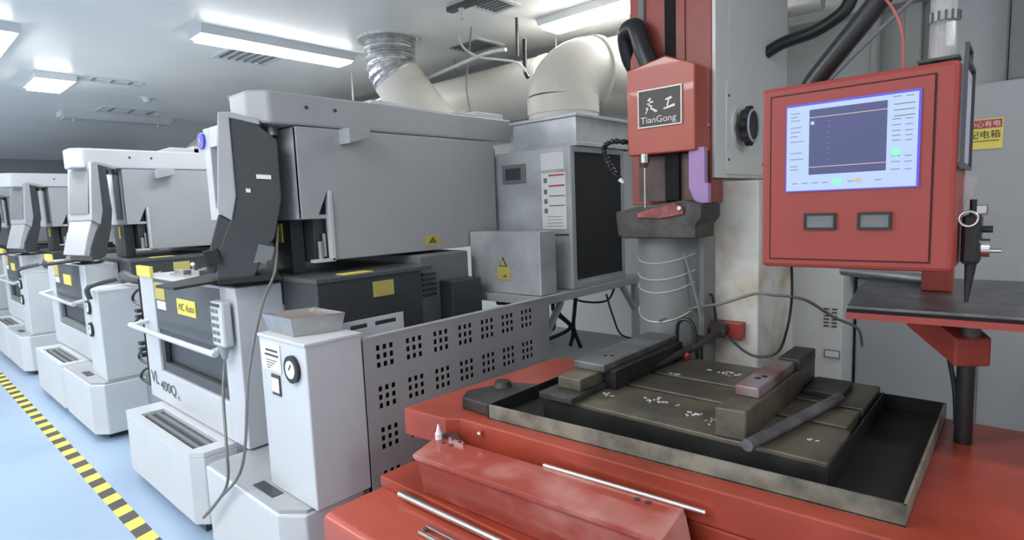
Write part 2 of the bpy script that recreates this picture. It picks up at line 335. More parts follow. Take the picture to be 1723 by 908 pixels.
# ------------------------------------------------------------------ wire cutting machines
ORD = ['nearest', 'second', 'third', 'fourth']
def machine(k, dx, theta, tower_dx=0.0, arm_front=1.25):
    near = k == 0
    who = ORD[k]
    X = lambda v: v - dx
    # --- filter tank with slotted top
    lab = {0: 'white front tank with dark slotted top below the VL400Q lettering', 1: 'white front tank of the second machine from the camera', 2: 'white front tank of the third machine from the camera', 3: 'white front tank of the farthest machine'}[k]
    t = thing('filter_tank', lab, 'tank', (X(-3.4), 1.1, 0.0))
    T0, T1 = X(-4.13), X(-3.02)
    MB().prism([(T0, .95), (T1 - .06, .95), (T1, 1.0), (T1, 1.17), (T0, 1.17)], 'z', .06, .415).build('tank_body', 'white', t, .008)
    b = MB(); zz0, zz1 = .415, .44
    S0, S1, V0, V1 = T0 + .17, T1 - .10, .985, 1.11
    b.box(T0, S0, .95, 1.17, zz0, zz1); b.box(S0, S1, .95, V0, zz0, zz1); b.box(S0, S1, V1, 1.17, zz0, zz1)
    b.prism([(S1, .95), (T1 - .06, .95), (T1, 1.0), (T1, 1.17), (S1, 1.17)], 'z', zz0, zz1)
    b.build('top_rim', 'white', t)
    b = MB().box(S0, S1, V0, V1, .4155, .418); b.build('slot_well', 'dark', t)
    b = MB()
    for j in range(2): b.box(S0, S1, V0 + .025 + .05 * j, V0 + .045 + .05 * j, .418, .432)
    b.build('slot_rails', 'midgrey', t)
    for xx in (T0 + .1, T1 - .12): MB().box(xx - .05, xx + .05, 1.0, 1.14, 0, .06).build('foot', 'dark', t)
    # --- lower base box to the right of the tank
    B0, B1 = X(-2.89), X(-2.07)
    if k: B0 = T1 + .01
    t = thing('base_cabinet', {0: 'low white base cabinet under the gauge cabinet beside the red machine', 1: 'low white base cabinet of the second machine', 2: 'low white base cabinet of the third machine', 3: 'low white base cabinet of the farthest machine'}[k], 'cabinet', ((B0 + B1) / 2, 1.6, 0))
    MB().prism([(B0, .96), (B1 - .09, .96), (B1, 1.03), (B1, 1.3), (B1 - .02, 1.31), (B1 - .02, 2.3), (B0, 2.3)], 'z', .05, .425).build('body', 'white', t, .008)
    MB().prism([(B0 + .02, .97), (B1 - .1, .97), (B1 - .01, 1.04), (B1 - .01, 2.29), (B0 + .02, 2.29)], 'z', .425, .44).build('top_plate', 'grey', t)
    MB().box(B0 + .42, B0 + .60, 1.0, 1.05, .44, .443).build('top_opening', 'dark', t)
    MB().prism([(B0 + .05, 1.05), (B1 - .1, 1.05), (B1 - .1, 2.2), (B0 + .05, 2.2)], 'z', 0, .05).build('plinth', 'dark', t)
    # --- machine body
    t = thing('wire_cutting_machine', {0: 'nearest white wire cutting machine with VL400Q lettering and blue badge', 1: 'second white wire cutting machine with its grey screen facing the aisle', 2: 'third white wire cutting machine partly cut by the left edge', 3: 'farthest white wire cutting machine at the left edge'}[k], 'machine', (X(-3.5), 2.0, 0), 'white wire cutting machines in a row')
    L0, D0, D1, R1 = X(-4.31), X(-4.06), X(-3.03), X(-2.84)
    y0, y1 = 1.15, 1.385
    # front frame around the door
    b = MB(); b.box(L0, D0, y0, y1, .45, 1.255); b.box(D1, R1, y0, y1, .45, 1.262); b.box(D0, D1, y0, y1, .45, .655)
    b.build('body_frame', 'white', t, .006)
    MB().box(L0, R1, y1, 2.3, .45, 1.15).build('body_core', 'grey', t, .006)
    d = MB().box(D0, D1, 1.155, 1.185, .93, 1.245).build('door', 'door', t, .005)
    # window frame, glass, handle
    MB().box(D0, D1, 1.20, 1.22, .66, .93).build('window', 'dark', d)
    MB().frame((D0, 1.165, .66), (1, 0, 0), (0, 0, 1), D1 - D0, .27, .055, (0, .03, 0)).build('window_frame', 'dark' if near else 'midgrey', d, .003)
    HX0, HX1 = X(-4.24), X(-2.98)
    MB().tube([(HX0 + .03, 1.16, .965), (HX0, 1.08, .945), (HX0 + .04, 1.065, .94), (HX1 - .04, 1.065, .94), (HX1, 1.08, .945), (HX1 + .02, 1.16, .965)], .016, sub=4).build('handle', 'white', d, smooth=True)
    MB().box(D0 - .02, D1, 1.15, 1.385, 1.245, 1.262).build('top_sill', 'white', t, .003)
    lb = MB().box(D0 + .40, D0 + .68, 1.150, 1.155, 1.06, 1.15).build('yellow_label', 'yellow', d)
    if near:
        text('MC Auto', (D0 + .425, 1.149, 1.085), (1, 0, 0), (0, 0, 1), .06, 'olive', lb, squeeze=1.05)
        text('VL', (X(-4.27), 1.148, .552), (1, 0, 0), (0, 0, 1), .115, 'dark', t, squeeze=1.15)
        text('400Q', (X(-4.10), 1.148, .53), (1, 0, 0), (0, 0, 1), .09, 'dark', t, squeeze=1.35)
        text('s', (X(-3.80), 1.148, .515), (1, 0, 0), (0, 0, 1), .06, 'dark', t, squeeze=1.2)
    MB().box(D0 + .03, D0 + .20, 1.150, 1.155, 1.12, 1.225).build('yellow_label', 'yellowdim', d)
    MB().box(D0 + .05, D0 + .20, 1.150, 1.155, 1.06, 1.11).build('white_label', 'paper', d)
    o = MB().box(X(-4.28), X(-4.02), 1.13, 1.15, 1.255, 1.32).build('yellow_label', 'yellow', t)
    # clutter on the sill: two small vices on a strip
    b = MB(); b.box(X(-3.95), X(-3.3), 1.22, 1.30, 1.262, 1.275); b.box(X(-3.9), X(-3.75), 1.23, 1.29, 1.275, 1.30)
    b.box(X(-3.62), X(-3.5), 1.23, 1.29, 1.275, 1.31); b.tube([(X(-3.6), 1.25, 1.31), (X(-3.5), 1.2, 1.35)], .012)
    b.build('clamp_strip', 'steel', t, .002)
    # work tank
    K0, K1 = X(-3.9), X(-2.5)
    MB().box(K0, K1, 1.39, 2.02, .46, 1.285).build('work_tank', 'dark', t, .006)
    MB().box(K0 + .01, K1 + .008, 1.382, 2.10, 1.27, 1.295).build('work_tank_rim', 'door', t, .004)
    MB().box(K1 + .0005, K1 + .003, 1.70, 1.83, 1.165, 1.245).build('tank_label', 'yellowdim', t)
    MB().box(K1 - .09, K1 - .01, 1.55, 1.72, 1.296, 1.299).build('rim_label', 'yellow', t)
    # column and saddle behind the tank
    MB().box(X(-3.9), X(-2.62), 2.11, 2.5, .45, 1.34).build('machine_base', 'midgrey', t, .01)
    MB().box(X(-2.62), X(-2.5), 2.25, 2.49, .5, 1.18).build('side_box', 'dark', t, .01)
    b = MB()
    for j in range(5): b.box(X(-2.62), X(-2.61), 2.12, 2.22, 1.10 + j * .03, 1.115 + j * .03)
    b.build('side_slots', 'dark', t)
    # head cover side outline (y,z)
    side = [(1.45, 1.577), (1.535, 1.577), (1.60, 1.72), (1.615, 1.36), (2.63, 1.355), (2.86, 1.36), (2.86, 2.035), (1.45, 2.035)]
    MB().prism(side, 'x', X(-2.73), X(-2.70)).build('head_side_panel', 'grey', t, .004)  # greyer than the head front: the side's weaker light is put into its colour
    MB().box(X(-3.84), X(-2.73), 1.62, 2.86, 1.36, 2.03).build('column_cover', 'grey', t, .01)
    w = MB().box(X(-2.6995), X(-2.698), 2.23, 2.34, 1.385, 1.45).build('side_label', 'yellowdim', t)
    MB().prism([(2.25, 1.40), (2.285, 1.44), (2.32, 1.40)], 'x', X(-2.698), X(-2.697)).build('label_mark', 'olive', w)
    # recessed notch: flange and dark mechanism
    b = MB(); b.box(X(-2.73), X(-2.69), 1.60, 1.618, 1.36, 1.72); b.box(X(-2.74), X(-2.69), 1.50, 1.615, 1.355, 1.37); b.build('notch_flange', 'white', t)
    MB().box(X(-3.1), X(-2.76), 1.54, 1.6, 1.35, 1.75).build('wire_guide', 'dark', t, .004)
    b = MB(); b.cyl((X(-2.74), 1.56, 1.37), (X(-2.74), 1.56, 1.46), .015); b.cyl((X(-2.74), 1.585, 1.38), (X(-2.74), 1.585, 1.5), .01); b.build('guide_pins', 'steel', t, smooth=True)
    # front of the head: white panel with rounded dark window
    hx0, hx1 = X(-3.84), X(-2.70)
    w0, w1 = hx0 + .09, hx0 + .55
    b = MB(); b.box(hx0, w0, 1.45, 1.52, 1.59, 2.15); b.box(w1, X(-2.705), 1.45, 1.52, 1.577, 2.035); b.box(w0, w1, 1.45, 1.52, 1.59, 1.66); b.box(w0, w1, 1.45, 1.52, 2.03, 2.15)
    b.build('head_front', 'white', t, .005)
    MB().box(w0, w1, 1.49, 1.52, 1.66, 2.03).build('head_window', 'dark', t)
    if k: MB().box(X(-2.96), X(-2.80), 1.444, 1.452, 1.62, 2.02).build('head_slot', 'dark', t)
    b = MB(); b.box(hx0, hx0 + .02, 1.52, 1.62, 1.59, 2.15); b.box(hx0, X(-3.02), 1.5, 1.9, 2.03, 2.15); b.box(hx0, X(-2.73), 1.52, 1.62, 1.577, 1.6); b.build('head_shell', 'white', t, .005)
    MB().box(hx0 + .3, X(-3.0), 1.535, 1.62, 1.40, 1.577).build('head_underside', 'midgrey', t)
    MB().box(X(-3.15), X(-2.85), 1.46, 1.53, 1.30, 1.577).build('z_slide', 'dark', t)
    lb = MB().box(X(-2.98), X(-2.93), 1.452, 1.459, 1.46, 1.56).build('yellow_strip_label', 'yellow', t)
    if near:
        o = MB().cyl((X(-3.855), 1.435, 2.08), (X(-3.855), 1.45, 2.08), .05, n=32).build('blue_badge', 'bluelogo', t, smooth=True)
        strokes([(-.02, -.022, .004, 0, .02, .005), (0, .02, .005, .02, -.02, .004), (-.012, -.004, .004, .014, -.002, .004)], (X(-3.855), 1.434, 2.08), (1, 0, 0), (0, 0, 1), 'silver', o, name='badge_mark')
    # overhead arm
    a0, a1 = X(-2.99), X(-2.705)
    MB().prism([(a0, 3.05), (a0, arm_front + .04), (a0 + .04, arm_front), (a1 - .07, arm_front), (a1, arm_front + .08), (a1, 3.05)], 'z', 2.04, 2.195).build('arm', 'white' if k else 'grey', t, .012)
    for yy in (1.52, 1.68): MB().cyl((a1, yy, 2.13), (a1 + .004, yy, 2.13), .009).build('arm_bolt', 'dark', t)
    MB().prism([(1.69, 1.955), (1.69, 2.035), (1.82, 2.035), (1.82, 1.99)], 'x', a1, a1 + .10).build('arm_bracket', 'grey', t, .004)
    # boxes on top of the head
    MB().prism([(1.62, 2.15), (1.95, 2.27), (2.2, 2.27), (2.2, 2.15)], 'x', X(-3.8), X(-3.05)).build('top_cover', 'white', t, .006)
    MB().box(X(-3.5), X(-3.05), 2.15, 2.45, 2.03, 2.29).build('top_box', 'white', t, .005)
    MB().box(X(-3.6), X(-3.0), 2.45, 2.84, 2.03, 2.24).build('top_vent_box', 'grey', t, .005)
    MB().box(X(-2.97), X(-2.75), 2.55, 2.75, 2.196, 2.205).build('arm_slot', 'dark', t)
    MB().box(X(-2.95), X(-2.75), 2.75, 3.02, 2.195, 2.235).build('arm_end_box', 'white', t, .004)
    # pendant
    th = math.radians(theta); n = Vector((math.cos(th), -math.sin(th), 0)); bk = Vector((math.sin(th), math.cos(th), 0))
    piv = Vector((X(-2.89), 1.42, 0)); p0 = piv + n * .21
    mt = Matrix(((bk.x, n.x, 0, p0.x), (bk.y, n.y, 0, p0.y), (0, 0, 1, 0), (0, 0, 0, 1)))
    def pr(poly, w0, w1, name, material, parent, bevel=.006):
        b = MB().prism([(p[0], p[1]) for p in poly], 'y', w0, w1); b.xf(mt); return b.build(name, material, parent, bevel)
    pen = pr([(-.178, 2.075), (-.12, 2.06), (-.105, 1.70), (-.125, 1.56), (-.19, 1.33), (-.29, 1.30), (-.29, 1.40), (-.245, 1.52), (-.205, 1.60)] if k else [(-.178, 2.075), (-.079, 2.048), (.021, 1.961), (.019, 1.68), (-.026, 1.496), (-.09, 1.40), (-.14, 1.29), (-.29, 1.30), (-.29, 1.40), (-.245, 1.52), (-.205, 1.60)], -.40, -.01, 'pendant_console', 'dark', t)
    pr([(-.225, 2.085), (-.178, 2.088), (-.05, 2.055), (-.05, 2.03), (-.178, 2.06), (-.178, 1.70), (-.205, 1.585), (-.262, 1.625), (-.262, 1.66)], -.42, 0, 'screen_bezel', 'grey', pen)
    pr([(-.232, 2.03), (-.226, 2.03), (-.263, 1.68), (-.269, 1.68)], -.38, -.04, 'screen', 'midgrey', pen, 0)
    pr([(-.262, 1.62), (-.205, 1.585), (-.25, 1.46), (-.30, 1.34), (-.34, 1.35), (-.30, 1.50)], -.40, -.02, 'keyboard_panel', 'grey' if not near else 'dark', pen)
    if near:
        pr([(-.34, 1.45), (-.28, 1.46), (-.26, 1.40), (-.33, 1.38)], -.02, .012, 'clip', 'black', pen, .003)
        pr([(-.085, 1.80), (-.02, 1.795), (-.02, 1.775), (-.085, 1.78)], -.012, -.004, 'small_label', 'paper', pen, 0)
        pr([(-.135, 1.735), (-.115, 1.733), (-.115, 1.715), (-.135, 1.717)], -.012, -.004, 'small_label', 'paper', pen, 0)
        pr([(-.10, 1.47), (-.03, 1.45), (-.05, 1.39), (-.13, 1.38)], -.012, -.006, 'side_hatch', 'midgrey', pen, 0)
        pr([(-.29, 1.318), (-.02, 1.318), (.0, 1.29), (-.29, 1.29)], -.42, -.0, 'console_foot', 'black', pen, .004)
    MB().cyl(piv + Vector((.03, -.02, 2.0)), piv + Vector((.03, -.02, 2.06)), .04).build('swivel', 'steel', pen, smooth=True)
    # keyboard tray reaching over the front of the body
    tr = MB().loft([(X(-3.42), 1.42, 1.30), (X(-2.90), 1.28, 1.30), (X(-2.98), .93, 1.272), (X(-3.24), .93, 1.268)], [(X(-3.42), 1.42, 1.312), (X(-2.90), 1.28, 1.312), (X(-2.98), .93, 1.284), (X(-3.24), .93, 1.280)]).build('keyboard_tray', 'black', pen)
    # gauge tower
    c0, c1 = X(-2.42) - tower_dx, X(-2.03) - tower_dx * (1 if k else 0)
    yb = 1.31 if near else 2.1
    t = thing('gauge_cabinet', {0: 'tall narrow white cabinet with papers and one round gauge', 1: 'white cabinet with two round gauges beside the second machine', 2: 'white cabinet with round gauges beside the third machine', 3: 'white cabinet beside the farthest machine'}[k], 'cabinet', ((c0 + c1) / 2, 1.2, .44))
    MB().box(c0, c1, 1.06, yb, .441, 1.105).build('body', 'white', t, .006)
    MB().box(c0 - .004, c1 + .004, 1.055, yb, 1.098, 1.112).build('top_edge', 'white', t, .003)
    g0 = c0 + .29 if near else c0 + .12
    zs = (1.0,) if near else (.97, .80)
    for gz in zs:
        g = MB().cyl((g0, 1.045, gz), (g0, 1.06, gz), .055, n=32).build('gauge', 'black', t, smooth=True)
        MB().cyl((g0, 1.042, gz), (g0, 1.046, gz), .036, n=32).build('dial', 'paper', g)
        MB().tube([(g0 - .005, 1.04, gz), (g0 + .012, 1.04, gz + .022)], .0022, n=6).build('needle', 'dark', g)
    if near:
        p = MB().box(c0 + .03, c0 + .19, 1.055, 1.059, .965, 1.08).build('paper_notice', 'paper', t)
        b = MB(); b.box(c0 + .07, c0 + .17, 1.053, 1.055, 1.048, 1.056); b.box(c0 + .06, c0 + .175, 1.053, 1.055, 1.028, 1.036)
        for j in range(4): b.box(c0 + .07, c0 + .10 + .02 * j, 1.0535, 1.055, .975 + j * .011, .978 + j * .011)
        b.build('print', 'dark', p)
        p = MB().box(c0 + .10, c0 + .17, 1.054, 1.059, .865, .952).build('small_notice', 'dark', t)
        MB().box(c0 + .105, c0 + .165, 1.052, 1.054, .878, .938).build('notice_sheet', 'paper', p)
        # metal tray on top
        t = thing('metal_tin', 'open rectangular metal tin on top of the gauge cabinet', 'tin', (-2.3, 1.24, 1.112))
        b = MB(); z0, z1 = 1.113, 1.19
        def ring(z, g): return [(-2.41 - g, 1.10 - g, z), (-2.19 + g, 1.10 - g, z), (-2.13 + g, 1.28 + g, z), (-2.35 - g, 1.28 + g, z)]
        A, B, Cc, Dd = ring(z0, 0), ring(z1, .015), ring(z1, .011), ring(z0 + .004, -.004)
        for i in range(4):
            j = (i + 1) % 4
            b.poly([A[i], A[j], B[j], B[i]]); b.poly([B[i], B[j], Cc[j], Cc[i]]); b.poly([Cc[i], Cc[j], Dd[j], Dd[i]])
        b.poly(Dd); b.poly(A); b.build('tin_body', 'steel', t)
        MB().loft([(-2.40, 1.105, 1.13), (-2.20, 1.105, 1.13), (-2.14, 1.272, 1.13), (-2.34, 1.272, 1.13)], [(-2.40, 1.105, 1.178), (-2.20, 1.105, 1.178), (-2.14, 1.272, 1.178), (-2.34, 1.272, 1.178)]).build('tin_contents', 'pinksteel', t)
    else:
        b = MB(); cxx = (c0 + c1) / 2 + .1
        b.tube([(cxx - .2, 1.3, 1.15), (cxx - .05, 1.28, 1.20), (cxx + .1, 1.32, 1.16), (cxx + .25, 1.45, 1.19)], .035, n=8)
        b.tube([(cxx + .02, 1.03, 1.05), (cxx + .02, 1.03, 1.14), (cxx + .05, 1.2, 1.18)], .018, n=8)
        o = b.build('cloth_bundle', 'dark', None, smooth=True); o['label'] = 'dark bundle of cloth on the gauge cabinet of the %s machine' % who; o['category'] = 'cloth'

machine(0, 0.0, 25)
machine(1, 2.9, -10, .07, 1.12)
machine(2, 5.8, -10, .07, 1.05)
machine(3, 8.7, -10, .07, 1.05)

# hand controller on the nearest machine
t = thing('hand_controller', 'white hand controller hanging beside the dark door of the nearest machine', 'controller', (-2.96, 1.1, .94))
MB().box(-3.0, -2.86, 1.085, 1.135, .975, 1.20).build('case', 'white', t, .012)
b = MB()
for i in range(5):
    for j in range(2): b.box(-2.985 + j * .05, -2.95 + j * .05, 1.081, 1.085, 1.0 + i * .036, 1.018 + i * .036)
b.build('buttons', 'midgrey', t)
MB().box(-2.985, -2.875, 1.081, 1.085, 1.175, 1.19).build('display', 'dark', t)
MB().cyl((-2.93, 1.11, .975), (-2.93, 1.11, .91), .03, .012).build('strain_relief', 'grey', t, smooth=True)
pipe('controller_cable', 'thin grey cable looping down from the hand controller', 'cable', [(-2.93, 1.11, .91), (-2.70, 1.0, .80), (-2.53, .93, .62), (-2.56, .93, .45), (-2.73, .925, .29), (-2.865, .92, .19), (-2.66, .93, .35), (-2.40, .94, .58), (-2.45, 1.02, .95), (-2.66, 1.2, 1.2), (-2.72, 1.30, 1.34), (-2.74, 1.34, 1.55)], .0065, 'cable', 8)
# wire bundle between first and second machine
b = MB()
for zz in (1.1, .92, .70, .56):
    b.tube([(-4.34, 1.2, zz + .08), (-4.46, 1.16, zz + .03), (-4.5, 1.15, zz - .03), (-4.36, 1.18, zz - .07)], .009, n=6)
b.tube([(-4.4, 1.17, 1.22), (-4.38, 1.17, .5)], .008, n=6)
for zz in (1.0, .96, .78, .74, .7): b.box(-4.42, -4.36, 1.13, 1.17, zz, zz + .02)
o = b.build('wire_bundle', 'rubber', bpy.data.objects['wire_cutting_machine'], smooth=True); o['label'] = 'black wires on the side'

# ------------------------------------------------------------------ perforated guard panel
def perforated():
    t = thing('guard_panel', 'long grey guard panel punched with groups of square holes', 'panel', (-2.05, 1.9, .1))
    ys = [1.315]; zs = [.10]; hole_y = []; hole_z = []
    for gy in (1.42, 1.578, 1.736, 1.893, 2.047, 2.2, 2.355):
        for d in (-.034, 0, .034):
            ys += [gy + d - .0095, gy + d + .0095]; hole_y.append(gy + d)
    for gz in (.25, .44, .633, .814, .992):
        for d in (-.037, 0, .037):
            zs += [gz + d - .0115, gz + d + .0115]; hole_z.append(gz + d)
    ys.append(2.54); zs.append(1.078)
    b = MB(); V = [[b.bm.verts.new((-2.032, y, z)) for z in zs] for y in ys]
    for i in range(len(ys) - 1):
        for j in range(len(zs) - 1):
            if i % 2 == 1 and j % 2 == 1: continue
            b.bm.faces.new([V[i][j], V[i + 1][j], V[i + 1][j + 1], V[i][j + 1]])
    o = b.build('sheet', 'panelgrey', t); s = o.modifiers.new('solid', 'SOLIDIFY'); s.thickness = .004; s.offset = 0
    MB().box(-2.066, -2.062, 1.32, 2.53, .10, 1.07).build('hole_shade_sheet', 'black', t)  # added black sheet standing in for the shade behind the holes
    MB().box(-2.06, -2.028, 1.315, 2.545, 1.075, 1.083).build('top_edge', 'grey', t)
    MB().box(-2.06, -2.028, 2.54, 2.547, .10, 1.083).build('end_edge', 'panelgrey', t)
perforated()
# slotted sheet behind the tin
t = thing('slotted_bracket', 'small white slotted sheet behind the metal tin', 'bracket', (-2.2, 1.5, 1.0))
b = MB(); b.box(-2.21, -2.205, 1.33, 1.66, 1.0, 1.085); b.box(-2.21, -2.205, 1.33, 1.66, 1.105, 1.125)
for y in (1.33, 1.46, 1.62): b.box(-2.21, -2.205, y, y + .04, 1.085, 1.105)
b.build('sheet', 'white', t)
MB().box(-2.205, -2.10, 1.33, 1.66, .99, 1.0).build('foot', 'white', t)

# ------------------------------------------------------------------ bench, filter cabinet, electrical box
t = thing('steel_bench', 'grey steel bench carrying the filter cabinet and electrical box', 'bench', (-2.5, 3.1, 0))
MB().box(-3.0, -2.08, 2.55, 3.72, 1.02, 1.07).build('bench_top', 'grey', t, .004)
for (x, y) in ((-2.97, 2.58), (-2.13, 2.58), (-2.97, 3.66), (-2.13, 3.66)):
    MB().box(x, x + .045, y - .02, y + .025, 0, 1.02).build('leg', 'grey', t, .003)
for (ya, yb) in ((2.60, 2.78), (3.66, 3.48)):
    s = 1 if yb > ya else -1
    MB().loft([(-2.125, ya, .80), (-2.09, ya, .80), (-2.09, ya, .84), (-2.125, ya, .84)], [(-2.125, yb, 1.0), (-2.09, yb, 1.0), (-2.09, yb, 1.04), (-2.125, yb, 1.04)]).build('brace', 'grey', t)
MB().box(-3.0, -1.75, 2.62, 3.72, .56, .60).build('lower_shelf', 'panelgrey', t, .004)
MB().box(-1.80, -1.76, 2.65, 2.69, 0, .56).build('shelf_leg', 'grey', t); MB().box(-1.80, -1.76, 3.65, 3.69, 0, .56).build('shelf_leg', 'grey', t)
t = thing('filter_cabinet', 'grey filter cabinet with black mesh side on the bench', 'cabinet', (-2.4, 3.2, 1.07))
MB().box(-2.76, -2.10, 2.89, 3.50, 1.072, 1.955).build('body', 'zinc', t, .006)
MB().box(-2.102, -2.094, 2.925, 3.465, 1.13, 1.925).build('mesh_panel', 'mesh', t)
MB().frame((-2.1, 2.89, 1.072), (0, 1, 0), (0, 0, 1), .61, .883, .035, (.012, 0, 0)).build('side_frame', 'grey', t, .002)
w = MB().box(-2.655, -2.45, 2.882, 2.892, 1.75, 1.875).build('meter_window', 'midgrey', t, .003); MB().box(-2.62, -2.49, 2.878, 2.883, 1.775, 1.85).build('meter', 'dark', w)
w = MB().box(-2.32, -2.13, 2.884, 2.89, 1.45, 1.80).build('instruction_sheet', 'paper', t)
for zz, mm in ((1.79, 'redlabel'), (1.725, 'redlabel')): MB().box(-2.26, -2.14, 2.882, 2.884, zz - .01, zz).build('red_line', mm, w)
b = MB()
for zz in (1.66, 1.60): b.box(-2.26, -2.14, 2.882, 2.884, zz - .006, zz)
b.build('ochre_line', 'olive', w)
b = MB()
for zz in (1.77, 1.70, 1.64, 1.58): b.box(-2.30, -2.275, 2.882, 2.884, zz - .03, zz)
for zz in (1.53, 1.51, 1.49, 1.47): b.box(-2.28, -2.16, 2.882, 2.884, zz - .003, zz)
b.build('print', 'cable', w)
MB().box(-2.32, -2.14, 2.884, 2.89, 1.82, 1.925).build('white_sheet', 'paper', t)
MB().box(-2.23, -2.12, 2.884, 2.89, 1.408, 1.42).build('slot', 'dark', t)
MB().box(-2.745, -2.72, 2.884, 2.89, 1.93, 1.99).build('lifting_lug', 'white', t)
t = thing('plenum_box', 'galvanised sheet box between the filter cabinet and elbow duct', 'box', (-2.35, 3.25, 1.955))
MB().box(-2.60, -2.09, 2.95, 3.62, 1.957, 2.15).build('box_body', 'zinc', t, .004)
MB().box(-2.62, -2.07, 2.93, 3.64, 2.135, 2.155).build('top_flange', 'zinc', t, .003)
MB().box(-2.62, -2.07, 2.93, 3.64, 1.957, 1.98).build('bottom_flange', 'zinc', t, .003)
t = thing('electrical_box', 'light grey electrical box with yellow warning sign on the bench', 'box', (-2.4, 2.65, 1.07))
MB().box(-2.69, -2.11, 2.59, 2.74, 1.072, 1.45).build('case', 'zinc', t, .005)
w = MB().box(-2.452, -2.348, 2.585, 2.59, 1.155, 1.235).build('yellow_sign', 'yellowdim', t)
MB().prism([(-2.41, 1.17), (-2.39, 1.19), (-2.37, 1.17)], 'y', 2.583, 2.585).build('sign_mark', 'olive', w)
w = MB().prism([(-2.435, 1.238), (-2.405, 1.295), (-2.375, 1.238)], 'y', 2.585, 2.59).build('warning_triangle', 'ink', t)
MB().prism([(-2.427, 1.243), (-2.405, 1.284), (-2.383, 1.243)], 'y', 2.583, 2.585).build('triangle_face', 'yellowdim', w)
# cables below the bench
b = MB()
for i in range(7):
    x = -2.85 + i * .08; b.tube([(x, 3.3, .98), (x + random.uniform(-.1, .1), 3.25, .85), (x + random.uniform(-.15, .15), 3.3, .72), (x + random.uniform(-.1, .1), 3.2, .62)], .014, n=8)
b.tube([(-2.95, 3.1, .9), (-2.7, 3.15, .92), (-2.5, 3.2, .97), (-2.3, 3.3, 1.0)], .03, n=8)
b.tube([(-2.95, 3.1, .72), (-2.7, 3.15, .76), (-2.5, 3.2, .74)], .035, n=8)
b.tube([(-2.5, 3.25, .99), (-2.4, 3.4, .9), (-2.25, 3.5, .9), (-2.18, 3.5, 1.0)], .008, n=6)
b.tube([(-2.25, 3.5, .95), (-2.2, 3.5, .8), (-2.12, 3.5, .66), (-1.9, 3.5, .66)], .007, n=6)
o = b.build('hose_bundle', 'rubber', None, smooth=True); o['label'] = 'tangle of black hoses under the steel bench'; o['category'] = 'hoses'
box('junction_box', 'dark', None, -2.02, -1.9, 3.4, 3.46, .60, .66, label='small dark junction box on the lower bench shelf', category='box')

t = thing('tall_filter_cabinet', 'far grey cabinet behind the third machine under a small cream duct', 'cabinet', (-8.97, 3.3, 0))
MB().box(-9.35, -8.6, 3.08, 3.65, 0, 2.2).build('body', 'grey', t, .01)
t = thing('far_elbow_duct', 'small cream duct dome seen between the blue badge and the second arm', 'duct', (-8.97, 3.3, 2.2))
MB().tube([(-8.97, 3.34, 2.202), (-8.97, 3.34, 2.36), (-8.95, 3.38, 2.52), (-8.88, 3.6, 2.60), (-8.80, 3.9, 2.60), (-8.8, 4.39, 2.60)], .24, n=28).build('bend', 'duct', t, smooth=True)

# ------------------------------------------------------------------ red drilling machine
RM = thing('drilling_machine', 'large red drilling machine with a dark slotted worktable', 'machine', (-.7, 1.9, 0))
XR = 1.6
def rounded_front(y0, y1, z0, z1, r=.03):
    p = [(y1, z0), (y1, z1)]
    for k in range(6):
        a = math.radians(90 + 18 * k); p.append((y0 + r + r * math.cos(a), z1 - r + r * math.sin(a)))
    return p + [(y0, z0)]
MB().prism(rounded_front(.90, 2.0, 0, .62), 'x', -1.69, XR).build('lower_body', 'red', RM, smooth=True)
MB().prism([(1.135, .62), (1.135, .66), (2.1, .66), (2.1, .62)], 'x', -1.70, XR).build('ledge', 'redworn', RM, .004)
MB().box(-1.50, XR, 1.30, 2.1, .66, .80).build('cross_slide', 'redworn', RM, .004)
# saddle: follows the slightly turned basin
def skew(x, y): return y + (x + 1.318) * .058
sp = [(-1.645, 1.215), (-1.44, 1.232), (-1.40, 1.262), (1.6, 1.40), (1.6, 2.16), (-1.20, 2.16), (-1.48, 2.16), (-1.53, 2.10), (-1.61, 2.03)]
MB().prism(sp, 'z', .80, .90).build('saddle', 'redworn', RM, .006)
MB().cyl((-1.30, 1.262, .875), (-1.30, 1.25, .875), .007).build('saddle_bolt', 'chrome', RM, smooth=True)
# trough cover
A = [(-1.413, 1.065, .84), (-1.413, 1.068, .825), (-1.42, 1.09, .80), (-1.47, 1.15, .662), (-1.47, 1.21, .662), (-1.455, 1.215, .82), (-1.464, 1.216, .84)]
B = [(-.585, 1.118, .84), (-.585, 1.121, .825), (-.58, 1.15, .80), (-.56, 1.19, .662), (-.55, 1.25, .662), (-.60, 1.275, .82), (-.608, 1.276, .84)]
tc = MB().loft(A, B).build('trough_cover', 'redpale', RM, .003)
for (x, y) in ((-1.40, 1.185), (-1.365, 1.187), (-.72, 1.245), (-.69, 1.247)):
    MB().cyl((x, y, .8405), (x, y, .843), .008).build('screw', 'dark', tc)
MB().tube([(-1.03, 1.25, .843), (-.555, 1.285, .843)], .0075, n=10).build('rod', 'chrome', tc, smooth=True)
MB().box(-1.40, -1.33, 1.207, 1.214, .84, .852).build('strip', 'chrome', tc)
MB().prism([(-1.445, 1.217), (-1.36, 1.223), (-1.40, 1.245)], 'z', .80, .852).build('gap_shade', 'dark', RM)  # dark wedge painted in for the shaded opening behind the cover
MB().tube([(-1.56, 1.115, .642), (-.9, 1.125, .642)], .012).build('chrome_rail', 'chrome', RM, smooth=True)
MB().frame((-1.345, 1.015, .622), (1, 0, 0), (0, 1, 0), .55, .045, .012, (0, 0, .014)).build('drawer_handle', 'chrome', RM, .004)
